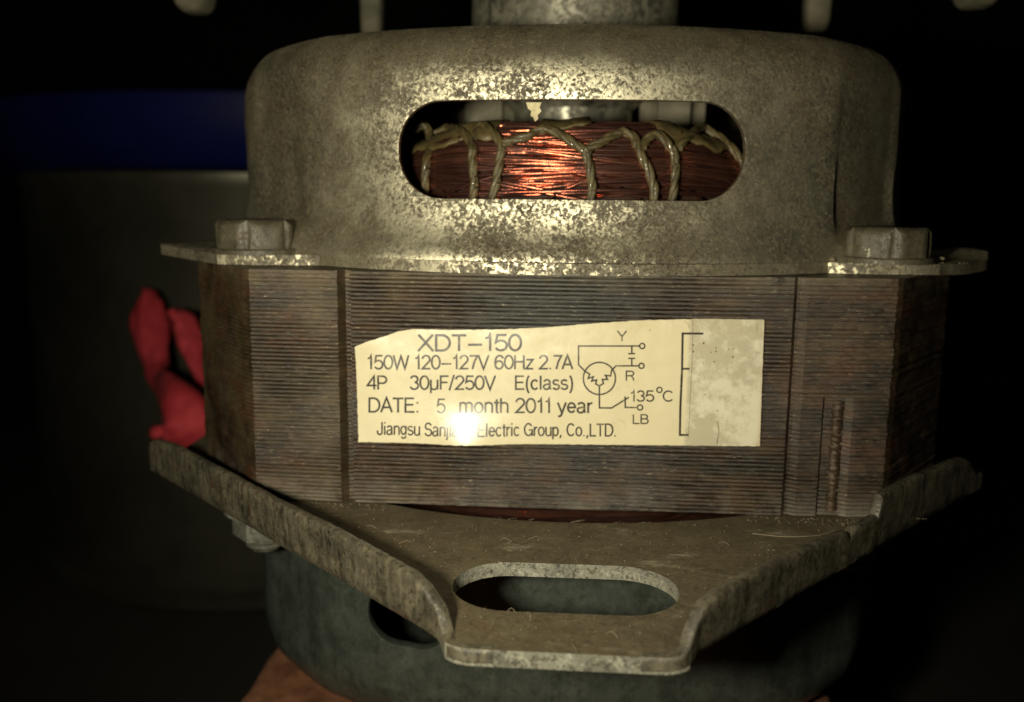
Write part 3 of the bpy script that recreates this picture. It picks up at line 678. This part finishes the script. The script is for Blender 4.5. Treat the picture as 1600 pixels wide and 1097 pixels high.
for bx, by in ((-4.30, -4.42), (3.9, -4.35)):
    bm = bmesh.new(); hexa(bm, bx, by, -4.72, -4.36, .45, radians(15)); nt = link("nut", bm, m_nut, motor, 40)
    bm = bmesh.new(); lathe(bm, [(.05, -4.09), (.62, -4.09), (.62, -4.2), (.56, -4.25), (.56, -4.36), (.1, -4.38)], 40, (bx, by)); link("spring_washer", bm, m_nut, nt, 40)
    prof = [(.01, -4.4), (.25, -4.4)]; z = -4.66
    while z > -4.93: prof += [(.27, z), (.225, z-.035)]; z -= .07
    prof += [(.2, z), (.01, z-.02)]
    bm = bmesh.new(); lathe(bm, prof, 32, (bx, by)); link("bolt_thread", bm, m_nut, nt, 40)

# ---- mounting bracket: flat plate with a hole and two raised lips
def bracket_outline():
    pts = [(-1.06, -9.1)]
    pts = []
    def arc(cx, cy, r, a0, a1, n):
        for i in range(n+1):
            a = radians(a0+(a1-a0)*i/n); pts.append((cx+r*cos(a), cy+r*sin(a)))
    arc(-.80, -8.80, .33, 222, 270, 8); arc(.88, -8.80, .35, 270, 318, 8)
    pts.extend([(1.3, -8.62), (5.9, -3.55), (6.0, 4.5), (4.5, 5.6), (-4.5, 5.6), (-6.1, 4.5), (-6.05, -3.85), (-1.18, -8.6)])
    return pts
def plate_height(x, y):
    # the sheet is not perfectly flat, and rises a little into the lips
    return .012*nz(x*.8, y*.8, 3)+.004*nz(x*3, y*3, 8)
bm = bmesh.new()
ol = bracket_outline(); prism(bm, ol, -4.06, -3.90)
plate = link("mounting_bracket", bm, m_bracket, motor)
# holes: the round opening over the lower cap and the long slot
c1 = bmesh.new(); prism(c1, [(5.85*cos(2*pi*i/180), 5.85*sin(2*pi*i/180)) if abs(5.85*cos(2*pi*i/180)) < 2.25 else (min(2.25, max(-2.25, 5.85*cos(2*pi*i/180))), math.copysign(sqrt(5.85**2-2.25**2), sin(2*pi*i/180))) for i in range(180)][::1], -5, -3)
c1.free(); c1 = bmesh.new(); pl = []
for i in range(41): x = -2.25+4.5*i/40; pl.append((x, -sqrt(5.85**2-x*x)+.01*nz(x*4)))
pl += [(2.4, -5.35), (2.4, -4.0), (-2.4, -4.0), (-2.33, -5.38)]; prism(c1, pl, -5, -3)
c2 = bmesh.new(); pl = []
for cx, a0 in ((1.19-.59, -90), (-1.14+.59, 90)):
    for i in range(25): a = radians(a0+180*i/24); pl.append((cx+.59*cos(a)+(0.0), -7.755+.6*sin(a)))
prism(c2, pl, -5, -3)
cut(plate, [c1, c2], 30)
md = plate.modifiers.new('bv', 'BEVEL'); md.width = .0003; md.segments = 3; md.limit_method = 'ANGLE'; md.angle_limit = radians(50); bake(plate)
plate.data.polygons.foreach_set('use_smooth', [False]*len(plate.data.polygons))
plate.data.materials.append(mat_cap("sheared_hole_edge_steel", (.16, .155, .115), (.3, .29, .225), (.45, .44, .36), .95, (.4, .6), 9, .05, 0., .9))
for p_ in plate.data.polygons:
    c_ = p_.center/S
    if abs(p_.normal.z) < .6 and abs(c_.x) < 1.3 and -8.5 < c_.y < -7: p_.material_index = 1
    elif abs(p_.normal.z) < .93 and c_.y < -8: p_.material_index = 1

def lip(path, heights, side, seed):
    # path: foot line of the outer face in plan; heights: (distance along the path, z of the top); .16 thick
    P = [Vector(p) for p in path]; L = [0.0]
    for a, b in zip(P, P[1:]): L.append(L[-1]+(b-a).length)
    n = 170; bm = bmesh.new(); secs = []; tot = L[-1]
    for i in range(n+1):
        d_ = tot*(i/n)
        k = max(q for q in range(len(P)-1) if L[q] <= d_+1e-6); t_ = (d_-L[k])/(L[k+1]-L[k]); p = P[k].lerp(P[k+1], t_)
        def dirn(q): return (P[q+1]-P[q]).normalized()
        u = dirn(k)
        if t_ > .5 and k+1 < len(P)-1: u = u.lerp(dirn(k+1), (t_-.5)) if (P[k+1]-P[k]).length < .5 else (u if (L[k+1]-d_) > .1 else u.lerp(dirn(k+1), .5*(1-(L[k+1]-d_)/.1)))
        elif t_ < .5 and k > 0 and (P[k+1]-P[k]).length < .5: u = u.lerp(dirn(k-1), (.5-t_))
        u.normalize(); tn = Vector((-u.y, u.x))*side; t = d_/tot
        zt = interp(heights, d_); j_ = sstep(-3.9, -3.7, zt); zt += (.012*nz(t*14, seed)+.006*nz(t*50, seed))*j_
        zb = -4.064+.004*nz(t*9, seed+3); w = .018*nz(t*7, seed+6)*j_; row = []; H = zt-zb; th = .125
        ks = [(.02, zb+.012), (.0, zb+.05), (0, zb+H*.25), (0, zb+H*.4), (0, zb+H*.6), (0, zb+H*.8), (.0, zt-.035), (.012, zt-.012), (.035, zt), (th-.03, zt), (th-.008, zt-.012), (th, zt-.04), (th, zb+H*.5), (th, zb+.03), (th-.03, zb), (.05, zb)]
        for d, z in ks:
            o_ = d+w-(.012*nz(t*10, z*3, seed)+.008*nz(t*35, z*12, seed))*(1 if d < .08 else .3)*j_
            lean = -.02*sstep(0, 1, (z-zb)/.6)*j_
            o_ += .05*(1-sstep(0, .16, (z-zb)/max(.3, H)))*j_
            row.append(bm.verts.new((p.x+tn.x*(o_+lean), p.y+tn.y*(o_+lean), z)))
        secs.append(row)
    m_ = len(secs[0])
    for i in range(n):
        for k in range(m_): bm.faces.new((secs[i][k], secs[i][(k+1) % m_], secs[i+1][(k+1) % m_], secs[i+1][k]))
    bm.faces.new(secs[0]); bm.faces.new(secs[-1][::-1]); return bm
m_lipL = mat_cap("scraped_dark_lip_steel", (.018, .015, .009), (.125, .107, .066), (.30, .28, .21), .93, (.35, .5), 9, .5, .28, .9, .42, .4)
m_worn = mat_cap("worn_bright_edge_steel", (.10, .08, .045), (.165, .142, .09), (.5, .46, .34), .90, (.35, .5), 14, .4, 0., .6)
cl = [(-.80+.335*cos(radians(a)), -8.80+.335*sin(radians(a))) for a in range(222, 271, 6)]
pl_ = [(-6.2, -3.9), (-1.16, -8.74)]+[(x-.0, y-.005) for x, y in cl[1:]]+[(-.6, -9.14)]
link("bracket_lip", lip(pl_, [(0, -3.66), (.1, -3.52), (.3, -3.47), (1, -3.43), (3.2, -3.46), (5.6, -3.47), (6.55, -3.49), (6.78, -3.56), (6.98, -3.70), (7.12, -3.86), (7.22, -3.897), (9, -3.897)], -1 if False else 1, 2), m_lipL, plate, 40)
cr = [(.88+.355*cos(radians(a)), -8.80+.355*sin(radians(a))) for a in range(270, 319, 6)]
pr_ = [(.7, -9.16)]+[(x, y-.005) for x, y in cr[:-1]]+[(1.25, -8.85), (6.05, -3.53)]
link("bracket_lip", lip(pr_, [(0, -3.897), (.36, -3.897), (.46, -3.84), (.6, -3.68), (.75, -3.54), (1.0, -3.49), (2.3, -3.50), (3.5, -3.56), (3.6, -3.66), (3.72, -3.58), (4.32, -3.57), (4.36, -3.34), (5.5, -3.33), (6.6, -3.36), (7.0, -3.40), (7.3, -3.5), (7.62, -3.75), (8, -3.8)], 1, 15), m_lipL, plate, 40)
for o_ in plate.children:
    o_.data.materials.append(m_worn)
    for p_ in o_.data.polygons:
        if p_.normal.z > .45: p_.material_index = 1
# ---- loose dust grains and lint on the ledges
bm = bmesh.new(); random.seed(11)
def grain(x, y, z, r):
    m = Matrix.Translation((x, y, z+r*.4)) @ Matrix.Rotation(random.uniform(0, 3), 4, 'Z') @ Matrix.Diagonal((r*random.uniform(.8, 1.7), r, r*random.uniform(.5, 1), 1))
    bmesh.ops.create_icosphere(bm, subdivisions=1, radius=1, matrix=m)
def inplate(x, y):
    if y > -5.45 and abs(x) < 4: return False
    if abs(x) < 1.8 and (x/1.25)**2+((y+7.75)/.66)**2 < 1.1: return False
    if abs(x) < 2.3 and y > -5.95: return False
    return (x-1.2)*.74+(y+8.86)*-.67 < -.25 and (x+6.2)*-.69+(y+3.9)*-.72 < -.25 and y > -9.0
k = 0
while k < 420:
    x, y = random.uniform(-5, 5), random.uniform(-9.1, -5)
    if inplate(x, y): grain(x, y, -3.9, random.choice((.004, .006, .007, .010))); k += 1
for i in range(260):                                # along the foot of the stack and behind the lips
    x = random.uniform(2.3, 4.6)*random.choice((-1, 1)); grain(x, -5.42-random.random()**2*.22 if abs(x) < 3.95 else -5.3, -3.9, random.uniform(.003, .012))
for i in range(200):
    t = random.uniform(.05, .6); x = 1.22+4.83*t; y = -8.86+5.33*t; grain(x-.74*(.18+random.random()**2*.15), y+.67*(.18+random.random()**2*.15), -3.9, random.uniform(.004, .014))
for i in range(160):
    x = random.uniform(-5.3, 5.3); y = -4.6-random.random()*.12 if abs(x) > 3.5 else -sqrt(5.7**2-x*x)+random.random()*.08
    grain(x, y, -.70, random.uniform(.006, .016))
grain(3.33, -4.85, -.68, .045); grain(4.82, -4.5, -.66, .035); grain(4.98, -3.9, -.66, .045)
link("dust_grains", bm, m_dust, motor, 60, 'stuff')
bm = bmesh.new()
def fibre(pts, r=.005): tube(bm, spline(pts, 8), r, 4)
z = -3.87
fibre([(2.25, -6.1, z), (2.6, -6.25, z+.03), (3.0, -6.15, z+.02), (3.3, -5.9, z)], .005)
for i in range(11):
    for _ in range(50):
        x, y = random.uniform(-3, 3.6), random.uniform(-9, -5.9)
        if inplate(x, y): break
    a = random.uniform(0, 6.3); L = random.uniform(.06, .24)
    fibre([(x, y, z-.02), (x+L*.5*cos(a), y+L*.5*sin(a), z+random.uniform(0, .03)), (x+L*cos(a+.15), y+L*sin(a+.15), z-.01)], .002)
for i in range(14):                                 # fibres crossing the dark slit under the stack
    x = random.uniform(-1.8, 2.2); fibre([(x, -5.85, -3.88), (x+random.uniform(-.1, .15), -5.6, -3.95), (x+random.uniform(-.1, .15), -5.42, -4.05)], .004)
link("lint_fibres", bm, m_hair, motor, 60, 'stuff')

# ================================================================== things behind
# blue tub rim
bm = bmesh.new(); cx, cy = -19, 46
prof = [(14.2, 1.2), (14.8, 1.6), (15.5, 3.2), (15.7, 4.4), (15.7, 5.1), (15.2, 5.3), (14.9, 4.4), (14.2, 1.6)]
lathe(bm, [(r*1.25, z) for r, z in prof], 96, (cx, cy)); o = link("blue_tub", bm, m_blue, None, 40)
tag(o, "blurred dark blue plastic tub rim far behind the upper left of the motor", "tub")
bm = bmesh.new(); lathe(bm, [(15.6, GZ), (15.9, 1.15), (15.0, 1.15), (14.8, GZ)], 64, (cx, cy)); 
tb = link("tub_stand", bm, m_dark, None, 40); tag(tb, "dark round stand carrying the blurred blue plastic tub", "stand")
# grey drum in front of it
bm = bmesh.new(); dx, dy = -11.5, 18.0
lathe(bm, [(.1, GZ+.01), (8.4, GZ+.01), (8.6, GZ+.4), (8.6, -12.7), (8.95, -12.6), (8.95, -12.3), (8.6, -12.1), (8.55, .3), (8.65, .45), (8.65, .8), (8.4, .88), (8.2, .3), (8.0, GZ+1), (.1, GZ+1)], 96, (dx, dy))
tag(link("grey_drum", bm, m_drum, None, 40), "tall grey green drum with a raised band, blurred behind the red cloth", "drum")
# red cloth
def cloth(pxs, Y, seed):
    P = spline([at(x, y, Y+dy) for x, y, w, dy in pxs], 10); W = []
    for i in range(len(pxs)-1):
        for k in range(10): W.append(pxs[i][2]+(pxs[i+1][2]-pxs[i][2])*k/10)
    W.append(pxs[-1][2]); sc = (Y+DIST)/FPX; bm = bmesh.new(); g = []
    for i, p in enumerate(P):
        t = (P[min(i+1, len(P)-1)]-P[max(i-1, 0)]).normalized(); s = t.cross(Vector((0, 1, 0))).normalized(); row = []
        for k in range(13):
            u = (k/12-.5)*2; w = W[i]*sc*.5
            row.append(bm.verts.new(p+s*u*w*(1+.08*nz(i*.13, seed))+Vector((0, -.5*(1-u*u)+.25*nz(i*.12, u*1.6, seed), .05*nz(i*.2, u*2, seed)))))
        g.append(row)
    for i in range(len(P)-1):
        for k in range(12): bm.faces.new((g[i][k], g[i+1][k], g[i+1][k+1], g[i][k+1]))
    o = link("red_cloth", bm, m_red, None, 80); md = o.modifiers.new('s', 'SOLIDIFY'); md.thickness = .0012; return o
c = cloth([(238, 452, 8, 2.8), (236, 468, 50, 2.8), (235, 510, 78, 2.6), (243, 555, 66, 2.2), (252, 592, 52, 1.2), (264, 622, 84, -1), (280, 652, 100, -1.8), (294, 686, 92, -1.6), (304, 722, 70, -1)], 5.0, 3)
tag(c, "bright red cloth hanging folded at the left edge of the motor, above the bracket end", "cloth")
c = cloth([(276, 482, 8, 0), (288, 500, 40, 0), (298, 530, 56, .2), (312, 565, 44, .4), (330, 600, 30, .6)], 6.2, 8)
tag(c, "small dark red cloth end squeezed between the longer red cloth and the motor", "cloth")
